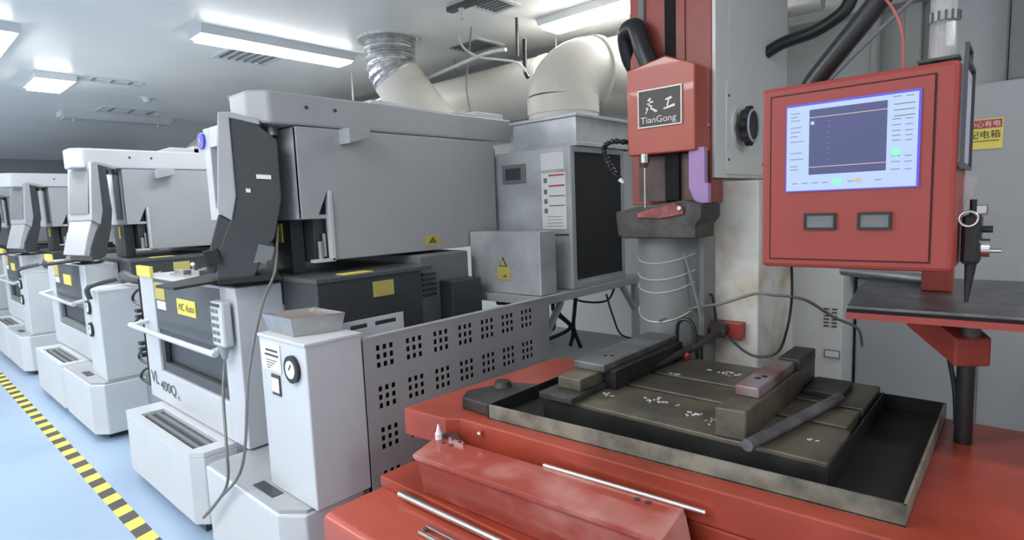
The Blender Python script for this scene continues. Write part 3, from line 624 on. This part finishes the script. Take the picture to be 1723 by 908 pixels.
# basin
def bq(x, y): return (x, y)
FL, FR, BR, BL = (-1.318, 1.314), (-.165, 1.381), (-.165, 2.15), (-1.318, 2.15)
ZB0, ZB1 = .90, .95
bs = MB().prism([FL, FR, BR, BL], 'z', .901, .905).build('basin', 'oil', RM)
def wallseg(name, p, q, th, mt, z1=ZB1):
    p = Vector(p + (0,)); q = Vector(q + (0,)); d = (q - p).normalized(); n = Vector((-d.y, d.x, 0)) * th
    return MB().hexa([tuple(v + Vector((0, 0, z))) for z in (ZB0, z1) for v in (p, q, q + n, p + n)]).build(name, mt, bs)
wallseg('front_wall', FL, FR, .006, 'basinrim')
wallseg('right_wall', FR, BR, .006, 'basinrim')
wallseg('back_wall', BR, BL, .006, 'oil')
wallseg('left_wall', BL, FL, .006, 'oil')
b = MB().prism([(-1.50, 1.39), (-1.46, 1.33), (-1.325, 1.325), (-1.325, 1.60), (-1.43, 1.56)], 'z', .90, .945); b.build('basin_spout', 'tabledark', bs, .006)
MB().cyl((-1.42, 1.50, .945), (-1.42, 1.50, .965), .035, .028).build('spout_cap', 'tabledark', bs, smooth=True)
# worktable of three strips with T slots
wt = MB().box(-1.17, -.33, 1.43, 2.12, .905, .925).build('work_table', 'oil', RM)
for (x1, ya, yb) in ((-.326, 1.43, 1.668), (-.34, 1.692, 1.842), (-.334, 1.866, 2.12)):
    MB().prism([(ya, .925), (ya, .98), (yb, .98), (yb, .925)], 'x', -1.17, x1).build('table_strip', 'table', wt, .004)
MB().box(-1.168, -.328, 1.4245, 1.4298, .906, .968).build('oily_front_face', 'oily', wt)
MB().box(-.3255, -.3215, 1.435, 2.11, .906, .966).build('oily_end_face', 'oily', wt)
# column and head
CL = MB().box(-1.06, -.82, 2.42, 2.90, 0, 1.67).build('column_base', 'colstain', RM, .008)
MB().box(-1.30, -.95, 2.425, 3.2, 1.685, 2.99).build('column_housing', 'colwhite', RM, .008)
MB().box(-.965, -.95, 2.30, 2.43, 1.685, 2.99).build('housing_flange', 'colwhite', RM, .003)
hp = MB().box(-.95, -.944, 2.40, 2.85, 1.70, 2.08).build('handwheel_plate', 'colwhite', RM, .002)
for (y, z) in ((2.42, 2.02), (2.42, 1.76), (2.83, 1.75)): MB().cyl((-.945, y, z), (-.941, y, z), .006).build('screw', 'dark', hp)
HW = MB().cyl((-.944, 2.53, 1.90), (-.935, 2.53, 1.90), .088, n=40).build('handwheel', 'colwhite', RM, smooth=True)
MB().cyl((-.935, 2.53, 1.90), (-.90, 2.53, 1.90), .026).build('hub', 'dark', HW, smooth=True)
b = MB(); ring = []
n = 48
for i in range(n):
    a = 2 * math.pi * i / n; r = .078 + .007 * math.cos(8 * a); ring.append((2.53 + r * math.cos(a), 1.90 + r * math.sin(a)))
b.prism(ring, 'x', -.915, -.885); b.build('wheel', 'black', HW, .006)
b = MB(); R0 = []
for i in range(40):
    a = 2 * math.pi * i / 40; R0.append((-.882, 2.53 + .064 * math.cos(a), 1.90 + .064 * math.sin(a)))
b.tube(R0 + [R0[0]], .005, n=8, sub=1, cap=False); b.build('wheel_ring', 'lavender', HW, smooth=True)
# red slide column
SC_ = MB().box(-1.33, -.965, 2.30, 2.415, 1.585, 2.99).build('slide_column', 'redcol', RM, .004)
MB().box(-1.163, -1.118, 2.294, 2.302, 1.585, 2.99).build('slide_groove', 'oil', SC_)
MB().box(-1.28, -1.255, 2.285, 2.302, 2.1, 2.99).build('drive_chain', 'midgrey', SC_)
MB().box(-1.09, -1.075, 2.292, 2.301, 1.585, 2.99).build('slide_rib', 'redcol', SC_)
HD = MB().prism([(-1.262, 1.79), (-1.262, 2.135), (-1.09, 2.165), (-.968, 2.115), (-.968, 1.79)], 'y', 2.15, 2.294).build('head', 'redpale', RM, .006)
HD.data.materials.clear(); HD.data.materials.append(M['red'])
NP = MB().frame((-1.208, 2.142, 1.895), (1, 0, 0), (0, 0, 1), .19, .15, .005, (0, .008, 0)).build('nameplate', 'silver', HD)
MB().box(-1.206, -1.02, 2.145, 2.149, 1.897, 2.043).build('plate_face', 'nameplate', NP)
text('TianGong', (-1.196, 2.144, 1.913), (1, 0, 0), (0, 0, 1), .036, 'silver', NP, squeeze=1.08)
# the two brushed characters, in a unit of 1 mm
U_ = Vector((.001, 0, 0)); V_ = Vector((0, 0, .001))
tian = [(32, 98, 2.5, 44, 106, 4), (28, 84, 2, 54, 93, 3.5), (24, 66, 3, 50, 76, 3.5), (41, 100, 2, 38, 74, 3), (38, 74, 3, 22, 47, 1.5), (38, 72, 2.5, 66, 53, 5), (66, 53, 5, 71, 54, 1)]
gong = [(103, 92, 3, 128, 98, 5), (118, 94, 3, 110, 68, 3), (92, 57, 3.5, 140, 68, 5), (92, 57, 3.5, 97, 60, 3)]
strokes([(x0, z0 - 12, w0, x1, z1 - 12, w1) for x0, z0, w0, x1, z1, w1 in tian + gong], (-1.198, 2.144, 1.915), U_ * 1.08, V_ * 1.0, 'silver', NP)
MB().tube([(-1.30, 2.40, 2.12), (-1.345, 2.34, 2.22), (-1.335, 2.28, 2.32), (-1.27, 2.25, 2.325), (-1.235, 2.24, 2.24), (-1.19, 2.24, 2.13)], .04, n=20).build('corrugated_hose', 'rubber', HD, smooth=True)
MB().box(-1.12, -1.06, 2.20, 2.29, 1.60, 1.79).build('spindle_slide', 'oil', HD)
sd = MB().cyl((-1.168, 2.12, 1.79), (-1.168, 2.12, 1.755), .018).build('spindle', 'chrome', RM, smooth=True)
MB().cyl((-1.168, 2.12, 1.755), (-1.168, 2.12, 1.735), .022, .012, n=6).build('collet', 'chrome', sd)
MB().cyl((-1.168, 2.12, 1.735), (-1.168, 2.12, 1.575), .0035).build('electrode', 'chrome', sd, smooth=True)
MB().box(-1.25, -.975, 2.22, 2.293, 1.60, 1.785).build('slide_back', 'grime', HD)
# violet cover
MB().prism([(-1.005, 1.79), (-1.005, 1.65), (-.985, 1.60), (-.965, 1.585), (-.925, 1.585), (-.925, 1.66), (-.94, 1.665), (-.94, 1.80), (-.99, 1.805)], 'y', 2.17, 2.20).build('violet_cover', 'purple', RM, .003)
MB().tube([(-1.03, 2.27, 1.885), (-1.01, 2.27, 1.91), (-.985, 2.27, 1.91), (-.965, 2.27, 1.885)], .008).build('violet_tube', 'purple', RM, smooth=True)
# guide clamp
GC = MB().prism([(-1.30, 1.46), (-1.31, 1.56), (-1.22, 1.578), (-1.0, 1.60), (-.93, 1.58), (-.93, 1.53), (-.955, 1.50), (-.955, 1.45), (-1.27, 1.45)], 'y', 2.12, 2.30).build('guide_clamp', 'guide', RM, .006)
MB().prism([(-1.20, 1.535), (-1.20, 1.555), (-1.04, 1.59), (-1.0, 1.575), (-1.0, 1.545), (-1.10, 1.53)], 'y', 2.108, 2.12).build('clamp_insert', 'guide2', GC, .003)
MB().cyl((-1.012, 2.10, 1.57), (-1.012, 2.108, 1.57), .008).build('clamp_screw', 'chrome', GC)
# cast cylinder below
CY = MB().cyl((-1.16, 2.33, 0), (-1.16, 2.33, 1.45), .14, n=40).build('cast_column', 'wrap', RM, smooth=True)
for (z, dz) in ((1.36, .03), (1.29, .03), (1.24, .035), (1.13, .05)):
    pts = []
    for i in range(13):
        a = math.radians(200 + i * 11.5); pts.append((-1.16 + .141 * math.cos(a), 2.33 + .141 * math.sin(a), z - dz * math.sin(math.pi * i / 12) + .02 * (i / 12)))
    MB().tube(pts, .003, n=6).build('wrap_fold', 'silver', CY, smooth=True)
MB().box(-1.10, -1.0, 2.30, 2.42, 0, 1.45).build('cast_web', 'wrap', CY, .004)
# red block with dark knob on the column foot
RB = MB().box(-1.035, -.87, 2.375, 2.42, 1.012, 1.082).build('clamp_block', 'redbox', RM, .004)
MB().cyl((-.955, 2.375, 1.055), (-.955, 2.33, 1.055), .032, n=24).build('knob', 'guide', RB, smooth=True)
MB().cyl((-1.01, 2.375, 1.045), (-1.01, 2.37, 1.045), .007).build('hole', 'dark', RB)
MB().tube([(-1.03, 2.36, 1.195), (-.995, 2.36, 1.197), (-.986, 2.36, 1.18), (-.97, 2.36, 1.07)], .0055, sub=3).build('hex_key', 'black', RB, smooth=True)
MB().tube([(-1.02, 1.85, .99), (-.985, 2.12, 1.012), (-.955, 2.33, 1.04)], .016).build('feed_arm', 'guide', RB, smooth=True)
b = MB()
b.tube([(-1.055, 2.17, .95), (-1.055, 2.17, 1.09), (-1.02, 2.17, 1.12), (-.985, 2.17, 1.09), (-.97, 2.17, .96)], .008, n=8)
b.build('dark_loop_hose', 'rubber', RM, smooth=True)
MB().tube([(-1.06, 2.24, 1.385), (-1.02, 2.24, 1.25), (-.99, 2.24, 1.13), (-.978, 2.24, 1.0)], .006, n=8).build('whip_hose', 'cable', RM, smooth=True)
for x in (-.99, -.975): MB().cyl((x, 2.22, .95), (x, 2.22, 1.05), .006).build('thin_post', 'guide', RM, smooth=True)
# coolant nozzle
b = MB(); pts = [(-1.25, 2.2, 1.845), (-1.31, 2.12, 1.855), (-1.345, 2.1, 1.83), (-1.33, 2.1, 1.78), (-1.295, 2.1, 1.72), (-1.272, 2.1, 1.695)]
b.tube(pts, lambda q: .011 + .003 * math.sin(q * 120), n=12, sub=12); nz = b.build('segmented_nozzle', 'rubber', RM, smooth=True)
MB().cyl((-1.272, 2.1, 1.695), (-1.255, 2.1, 1.68), .010, .005).build('nozzle_tip', 'paper', nz)
# loose wires at the column
MB().tube([(-1.146, 2.18, 1.10), (-1.051, 2.25, 1.146), (-.923, 2.3, 1.174), (-.793, 2.3, 1.223), (-.726, 2.3, 1.223), (-.64, 2.4, 1.198), (-.58, 2.6, 1.10), (-.55, 2.9, 1.0), (-.55, 3.0, .9)], .006, n=8).build('loose_wire', 'cable', RM, smooth=True)
MB().tube([(-.93, 2.35, 1.03), (-.905, 2.35, 1.013), (-.844, 2.35, .97), (-.785, 2.35, .959), (-.717, 2.35, .993), (-.685, 2.35, 1.093), (-.671, 2.35, 1.211), (-.662, 2.3, 1.36), (-.60, 2.0, 1.5), (-.5, 1.78, 1.45)], .005, n=8).build('loose_wire', 'rubber', RM, smooth=True)

# things lying on the worktable
def tag(o, label, cat, group=None):
    o['label'] = label; o['category'] = cat
    if group: o['group'] = group
    return o
t = thing('parallel_block', 'dark steel bar with grey top plate along the left table edge', 'steel block', (-1.1, 1.75, .98))
MB().box(-1.165, -1.035, 1.40, 1.60, .981, 1.001).build('base_bar', 'tabledark', t, .003)
MB().box(-1.14, -1.05, 1.47, 2.10, 1.001, 1.04).build('upper_bar', 'table', t, .003)
pl = MB().box(-1.155, -1.03, 1.58, 2.11, 1.04, 1.066).build('top_plate', 'plate', t, .003)
for (x, y) in ((-1.095, 1.69), (-1.075, 1.70)): MB().cyl((x, y, 1.066), (x, y, 1.0665), .008).build('hole', 'oil', pl)
MB().box(-1.05, -1.0, 1.60, 2.10, .981, 1.045).build('side_bar', 'oily', t, .002)
t = thing('parallel_block', 'dark steel bar with purplish top plate on the right of the table', 'steel block', (-.55, 1.75, .98))
MB().prism([(-.592, 1.428), (-.515, 1.437), (-.512, 2.06), (-.582, 2.05)], 'z', .981, 1.06).build('bar', 'table', t, .004)
pl = MB().box(-.585, -.522, 1.55, 1.87, 1.06, 1.09).build('top_plate', 'plum', t, .004)
for (x, y) in ((-.555, 1.64), (-.545, 1.665)): MB().cyl((x, y, 1.09), (x, y, 1.0905), .009).build('hole', 'oil', pl)
MB().box(-.575, -.51, 1.88, 2.055, 1.06, 1.095).build('end_block', 'tabledark', t, .004)
MB().box(-.505, -.40, 1.90, 2.06, .981, 1.0).build('side_block', 'tabledark', t, .004)
o = MB().tube([(-.49, 1.375, .999), (-.398, 1.87, .999)], .0155, n=12).build('steel_rod', 'plate', None, smooth=True); tag(o, 'grey steel rod lying across the right side of the table', 'rod')
b = MB().tube([(-1.02, 2.06, .995), (-.99, 2.08, 1.0), (-.965, 2.075, .993)], .013, n=8); o = b.build('red_rag', 'redlabel', None, smooth=True); tag(o, 'small red cap at the back left of the table', 'cap')
b = MB()
for (cx_, cy_, s_, n_) in ((-.83, 1.58, .05, 16), (-.92, 1.87, .03, 14), (-.78, 1.98, .05, 14), (-.68, 1.545, .05, 14), (-.60, 1.72, .012, 4), (-1.0, 1.55, .02, 5), (-.39, 1.545, .012, 3), (-.6, 1.49, .02, 5)):
    for _ in range(n_):
        x = cx_ + random.gauss(0, s_ * .6); y = cy_ + random.gauss(0, s_ * .25); a = random.uniform(0, 3.1); l = random.uniform(.002, .008)
        if not (-1.16 < x < -.335 and 1.435 < y < 2.115) or (-.6 < x < -.5): continue
        if -1.17 < x < -1.03 or 1.670 < y < 1.692 or 1.843 < y < 1.865: continue
        dx_, dy_ = l * math.cos(a), l * math.sin(a)
        b.hexa([(x - dx_, y - dy_, .9805), (x + dx_, y + dy_, .9805), (x + dx_ + .003, y + dy_ + .003, .9805), (x - dx_ + .003, y - dy_ + .003, .9805),
                (x - dx_, y - dy_, .983), (x + dx_, y + dy_, .984), (x + dx_ + .003, y + dy_ + .003, .983), (x - dx_ + .003, y - dy_ + .003, .984)])
o = b.build('white_chips', 'chips'); tag(o, 'scattered white chips on the slotted worktable', 'chips'); o['kind'] = 'stuff'
t = thing('glue_nozzle', 'small white pointed nozzle standing at the left end of the trough cover', 'nozzle', (-1.43, 1.205, .84))
MB().cyl((-1.435, 1.195, .841), (-1.435, 1.195, .862), .011, .012).build('nozzle_base', 'paper', t, smooth=True); MB().cyl((-1.435, 1.195, .862), (-1.435, 1.195, .892), .009, .002).build('nozzle_tip', 'paper', t, smooth=True)

# ------------------------------------------------------------------ control cabinet
CP = thing('control_cabinet', 'red control cabinet with a lit blue-white screen', 'control cabinet', (-.33, 1.9, 1.3))
x0, x1, yf, z0, z1 = -.536, -.124, 1.60, 1.415, 1.878
MB().box(x0, x1, yf, 1.84, z0, z1).build('case', 'redbox', CP, .010)
MB().frame((x0 + .022, yf - .002, z0 + .02), (1, 0, 0), (0, 0, 1), x1 - x0 - .062, z1 - z0 - .042, .004, (0, .004, 0)).build('door_seam', 'seam', CP)
dr = MB().box(x0 + .026, x1 - .044, yf - .004, yf + .002, z0 + .024, z1 - .026).build('door', 'redbox', CP)
sx0, sx1, sz0, sz1 = -.474, -.190, 1.609, 1.827
sc = MB().box(sx0, sx1, yf - .008, yf - .004, sz0, sz1).build('screen', 'scr_edge', CP)
y = yf - .0095
MB().box(sx0 + .003, sx1 - .005, y, y + .0015, sz0 + .003, sz1 - .006).build('display', 'scr_bg', sc)
sw, sh = sx1 - sx0, sz1 - sz0
def sbox(u0, u1, v0, v1, name, mt, yy=.0008): return MB().box(sx0 + sw * u0, sx0 + sw * u1, y - yy, y - yy + .0006, sz1 - sh * v1, sz1 - sh * v0).build(name, mt, sc)
sbox(.195, .775, .08, .81, 'plot_window', 'scr_dark')
sbox(.195, .775, .165, .173, 'plot_line', 'scr_line', .0014); sbox(.195, .775, .72, .728, 'plot_line', 'scr_line', .0014)
MB().cyl((sx0 + sw * .22, y - .0014, sz1 - sh * .23), (sx0 + sw * .22, y - .0006, sz1 - sh * .23), .0045).build('cursor', 'scr_bg', sc)
def tb(u0, u1, v): MB().box(sx0 + sw * u0, sx0 + sw * u1, y - .001, y - .0006, sz1 - sh * (v + .008), sz1 - sh * v).build('text_row', TBM, sc)
TBM = 'scr_text'
for v in (.10, .14, .18, .26, .31, .36, .42, .55, .62, .70, .74): tb(.04, .04 + random.uniform(.06, .11), v)
for v in (.05, .28, .34, .40, .45, .50, .66, .72, .80): tb(.81, .87, v); tb(.90, .95, v + .005)
for u in (.06, .14, .22, .30, .5, .7): tb(u, u + .05, .90)
for v in (.22, .28, .34, .40, .46, .52, .58, .64): MB().box(sx0 + sw * .34, sx0 + sw * .36, y - .0018, y - .0014, sz1 - sh * (v + .008), sz1 - sh * v).build('text_row', 'scr_text', sc)
TBM = 'olive'
for v in (.13, .19, .25): tb(.82, .96, v)
for (u, v) in ((.84, .62), (.42, .90)): MB().cyl((sx0 + sw * u, y - .0014, sz1 - sh * v), (sx0 + sw * u, y - .0006, sz1 - sh * v), .010).build('screen_button', 'scr_green', sc)
MB().cyl((sx0 + sw * .58, y - .0014, sz1 - sh * .90), (sx0 + sw * .58, y - .0006, sz1 - sh * .90), .007).build('screen_button', 'scr_line', sc)
for (a, c) in ((-.428, -.356), (-.309, -.240)):
    w = MB().frame((a, yf - .012, 1.513), (1, 0, 0), (0, 0, 1), c - a, .041, .005, (0, .008, 0)).build('meter_frame', 'black', CP)
    MB().box(a + .004, c - .004, yf - .008, yf - .005, 1.517, 1.550).build('meter_face', 'cable', w)
MB().box(x1, x1 + .006, 1.62, 1.82, 1.66, 1.87).build('side_panel', 'lavender', CP)
MB().frame((x1 + .004, 1.61, 1.645), (0, 1, 0), (0, 0, 1), .22, .24, .008, (.008, 0, 0)).build('side_panel_frame', 'dark', CP)
MB().frame((x1 - .002, 1.70, 1.85), (0, 1, 0), (0, 0, 1), .12, .08, .008, (.008, 0, 0)).build('side_bracket', 'dark', CP)
MB().box(x1 - .11, x1 - .035, 1.84, 2.14, 1.43, 1.48).build('support_bar', 'redbox', CP, .004)
MB().box(x1 - .11, x1 - .035, 2.08, 2.14, 1.303, 1.43).build('support_post', 'redbox', CP, .004)
b = MB(); b.box(-.215, -.14, 1.70, 1.76, 1.878, 1.884); b.cyl((-.18, 1.73, 1.884), (-.18, 1.73, 1.90), .008); b.box(-.215, -.135, 1.70, 1.76, 1.90, 1.906)
b.build('top_bracket', 'dark', CP)
# air filter on top of the cabinet
t = thing('air_filter', 'clear air filter bowl above the right corner of the control cabinet', 'air filter', (-.17, 1.73, 1.906))
MB().cyl((-.17, 1.73, 1.906), (-.17, 1.73, 1.99), .028, .026).build('bowl', 'clear', t, smooth=True)
MB().cyl((-.155, 1.72, 1.93), (-.155, 1.72, 1.985), .009).build('insert', 'paper', t, smooth=True)
cap = MB().cyl((-.17, 1.73, 1.99), (-.17, 1.73, 2.01), .030).build('grip_ring', 'grey', t, smooth=True)
b = MB()
for i in range(14):
    a = 2 * math.pi * i / 14; b.box(-.17 + .031 * math.cos(a) - .002, -.17 + .031 * math.cos(a) + .002, 1.73 + .031 * math.sin(a) - .002, 1.73 + .031 * math.sin(a) + .002, 1.99, 2.01)
b.build('grip_ribs', 'dark', cap)
MB().cyl((-.17, 1.73, 2.01), (-.17, 1.73, 2.14), .026, .028).build('head_block', 'clear', t, smooth=True)
# handset hooked on the cabinet side
t = thing('handset', 'black handset with chrome knob hanging on the right side of the control cabinet', 'handset', (-.1, 1.75, 1.4))
MB().box(-.118, -.082, 1.70, 1.78, 1.425, 1.54).build('grip', 'black', t, .008)
MB().tube([(-.10, 1.74, 1.54), (-.10, 1.74, 1.575)], .007).build('stem', 'black', t, smooth=True)
MB().tube([(-.082, 1.74, 1.505), (-.062, 1.74, 1.505)], .008).build('side_button', 'black', t, smooth=True)
MB().cyl((-.082, 1.74, 1.462), (-.066, 1.74, 1.462), .022).build('chrome_knob', 'chrome', t, smooth=True)
MB().cyl((-.066, 1.74, 1.455), (-.045, 1.74, 1.455), .005).build('knob_pin', 'chrome', t, smooth=True)
MB().cyl((-.10, 1.74, 1.425), (-.105, 1.74, 1.33), .012, .004).build('cord_boot', 'black', t, smooth=True)
b = MB(); R0 = [(-.105 + .017 * math.cos(2 * math.pi * i / 20), 1.69, 1.532 + .017 * math.sin(2 * math.pi * i / 20)) for i in range(20)]
b.tube(R0 + [R0[0]], .003, n=6, sub=1, cap=False).build('hanging_ring', 'chrome', t, smooth=True)
MB().cyl((-.118, 1.78, 1.63), (-.118, 1.78, 1.56), .022, .012).build('plastic_cup', 'clear', t, smooth=True)
# swivel shelf
t = thing('swivel_shelf', 'grey steel shelf with red edge on a red arm and black post', 'shelf', (-.1, 2.0, .9))
MB().prism([(-.356, 1.73), (.9, 1.80), (.9, 2.42), (-.42, 2.42), (-.40, 2.1)], 'z', 1.292, 1.302).build('shelf_plate', 'plate', t, .003)
MB().hexa([(-.356, 1.725, 1.268), (.9, 1.795, 1.268), (.9, 1.81, 1.268), (-.356, 1.74, 1.268), (-.356, 1.725, 1.285), (.9, 1.795, 1.285), (.9, 1.81, 1.285), (-.356, 1.74, 1.285)]).build('red_edge', 'redbox', t)
MB().hexa([(-.356, 1.73, 1.285), (.9, 1.80, 1.285), (.9, 1.81, 1.285), (-.356, 1.74, 1.285), (-.356, 1.73, 1.292), (.9, 1.80, 1.292), (.9, 1.81, 1.292), (-.356, 1.74, 1.292)]).build('edge_gap', 'oil', t)
MB().tube([(-.50, 2.36, 1.322), (-.22, 2.20, 1.322)], .018, n=12).build('shelf_roller', 'steel', t, smooth=True)
MB().loft([(-.27, 2.10, 1.27), (-.19, 2.20, 1.27), (-.19, 2.20, 1.19), (-.27, 2.10, 1.19)], [(-.135, 1.93, 1.20), (-.06, 1.98, 1.20), (-.06, 1.98, 1.12), (-.135, 1.93, 1.12)]).build('support_arm', 'redbox', t, .006)
MB().cyl((-.105, 1.975, 1.20), (-.105, 1.975, 1.268), .022).build('swivel', 'dark', t, smooth=True)
MB().cyl((-.112, 1.968, .901), (-.112, 1.968, 1.12), .021).build('post', 'rubber', t, smooth=True)
MB().tube([(-.15, 1.96, 1.14), (-.135, 1.965, 1.05), (-.128, 1.966, .95)], .006).build('cord', 'rubber', t, smooth=True)
# cables above the cabinet
pipe('black_hose', 'thick black hose curving up from the white column', 'hose', [(-.955, 2.9, 2.27), (-.88, 2.9, 2.30), (-.762, 2.9, 2.319), (-.68, 2.9, 2.351), (-.623, 2.9, 2.394), (-.60, 2.9, 2.48), (-.59, 2.9, 2.7)], .028, 'rubber')
pipe('black_hose', 'straight thick black hose rising from the top of the control cabinet', 'hose', [(-.475, 1.75, 1.86), (-.448, 1.75, 1.907), (-.381, 1.75, 1.987), (-.329, 1.75, 2.048), (-.25, 1.75, 2.15), (-.15, 1.75, 2.3)], .027, 'rubber')
pipe('grey_hose', 'thin grey hose slanting behind the straight black hose', 'hose', [(-.60, 2.4, 1.98), (-.559, 2.4, 2.023), (-.44, 2.4, 2.133), (-.315, 2.4, 2.239), (-.1, 2.4, 2.42)], .008, 'cable')
pipe('red_cable', 'thin red cable rising from the control cabinet top', 'cable', [(-.242, 1.70, 1.88), (-.244, 1.70, 1.93), (-.246, 1.7, 1.97), (-.26, 1.7, 2.021), (-.285, 1.7, 2.066), (-.34, 1.7, 2.13)], .003, 'redwire')
pipe('wall_conduit', 'vertical white conduit behind the black hoses', 'conduit', [(-.76, 4.3, 2.95), (-.76, 4.3, 1.3)], .03, 'conduit')
o = MB().box(-.30, -.10, 3.42, 3.6, 2.06, 2.99).build('wall_post', 'grey', None, .01); tag(o, 'grey channel post standing on the distribution box at the right', 'post')
o = MB().box(-.095, .35, 3.30, 3.6, 2.05, 2.99).build('hanging_cabinet', 'midgrey', None, .01); tag(o, 'dark grey cabinet in the top right corner', 'cabinet')

# ------------------------------------------------------------------ cabinets at the back right
t = thing('distribution_box', 'grey distribution box with red and yellow warning label', 'electrical cabinet', (0, 3.35, 1.15))
MB().box(-.62, 1.5, 3.2, 3.6, 1.20, 2.04).build('case', 'grey', t, .008)
w = MB().box(-.222, -.098, 3.194, 3.2, 1.765, 1.89).build('warning_label', 'yellow', t)
MB().box(-.218, -.102, 3.191, 3.194, 1.852, 1.886).build('label_header', 'redlabel', w)
text('小心有电', (-.214, 3.190, 1.859), (1, 0, 0), (0, 0, 1), .027, 'paper', w)
text('配电箱', (-.212, 3.193, 1.812), (1, 0, 0), (0, 0, 1), .036, 'ink', w)
MB().box(-.21, -.11, 3.192, 3.194, 1.797, 1.801).build('label_line', 'olive', w)
w = MB().box(-.19, -.135, 3.194, 3.2, 1.49, 1.53).build('small_plate', 'midgrey', t); MB().box(-.186, -.139, 3.192, 3.194, 1.494, 1.526).build('plate_face', 'paper', w)
t = thing('floor_cabinet', 'grey floor cabinet behind the swivel shelf', 'cabinet', (.1, 3.5, 0))
MB().box(-.64, 1.5, 3.32, 3.8, 0, 1.17).build('case', 'grey', t, .008)
MB().box(-.15, -.145, 3.316, 3.32, .05, 1.15).build('door_gap', 'midgrey', t)
t = thing('vented_cabinet', 'narrow light grey cabinet with small vents beside the white column', 'cabinet', (-.8, 3.3, 0))
MB().box(-1.02, -.655, 3.1, 3.6, 0, 1.62).build('case', 'colwhite', t, .006)
b = MB()
for c in range(2):
    for r in range(6): b.box(-.735 + c * .035, -.712 + c * .035, 3.094, 3.1, .955 + r * .017, .961 + r * .017)
b.build('vent_slots', 'dark', t)
w = MB().box(-.73, -.66, 3.094, 3.1, .80, .84).build('rating_plate', 'midgrey', t); MB().box(-.725, -.665, 3.092, 3.094, .805, .835).build('plate_face', 'paper', w)
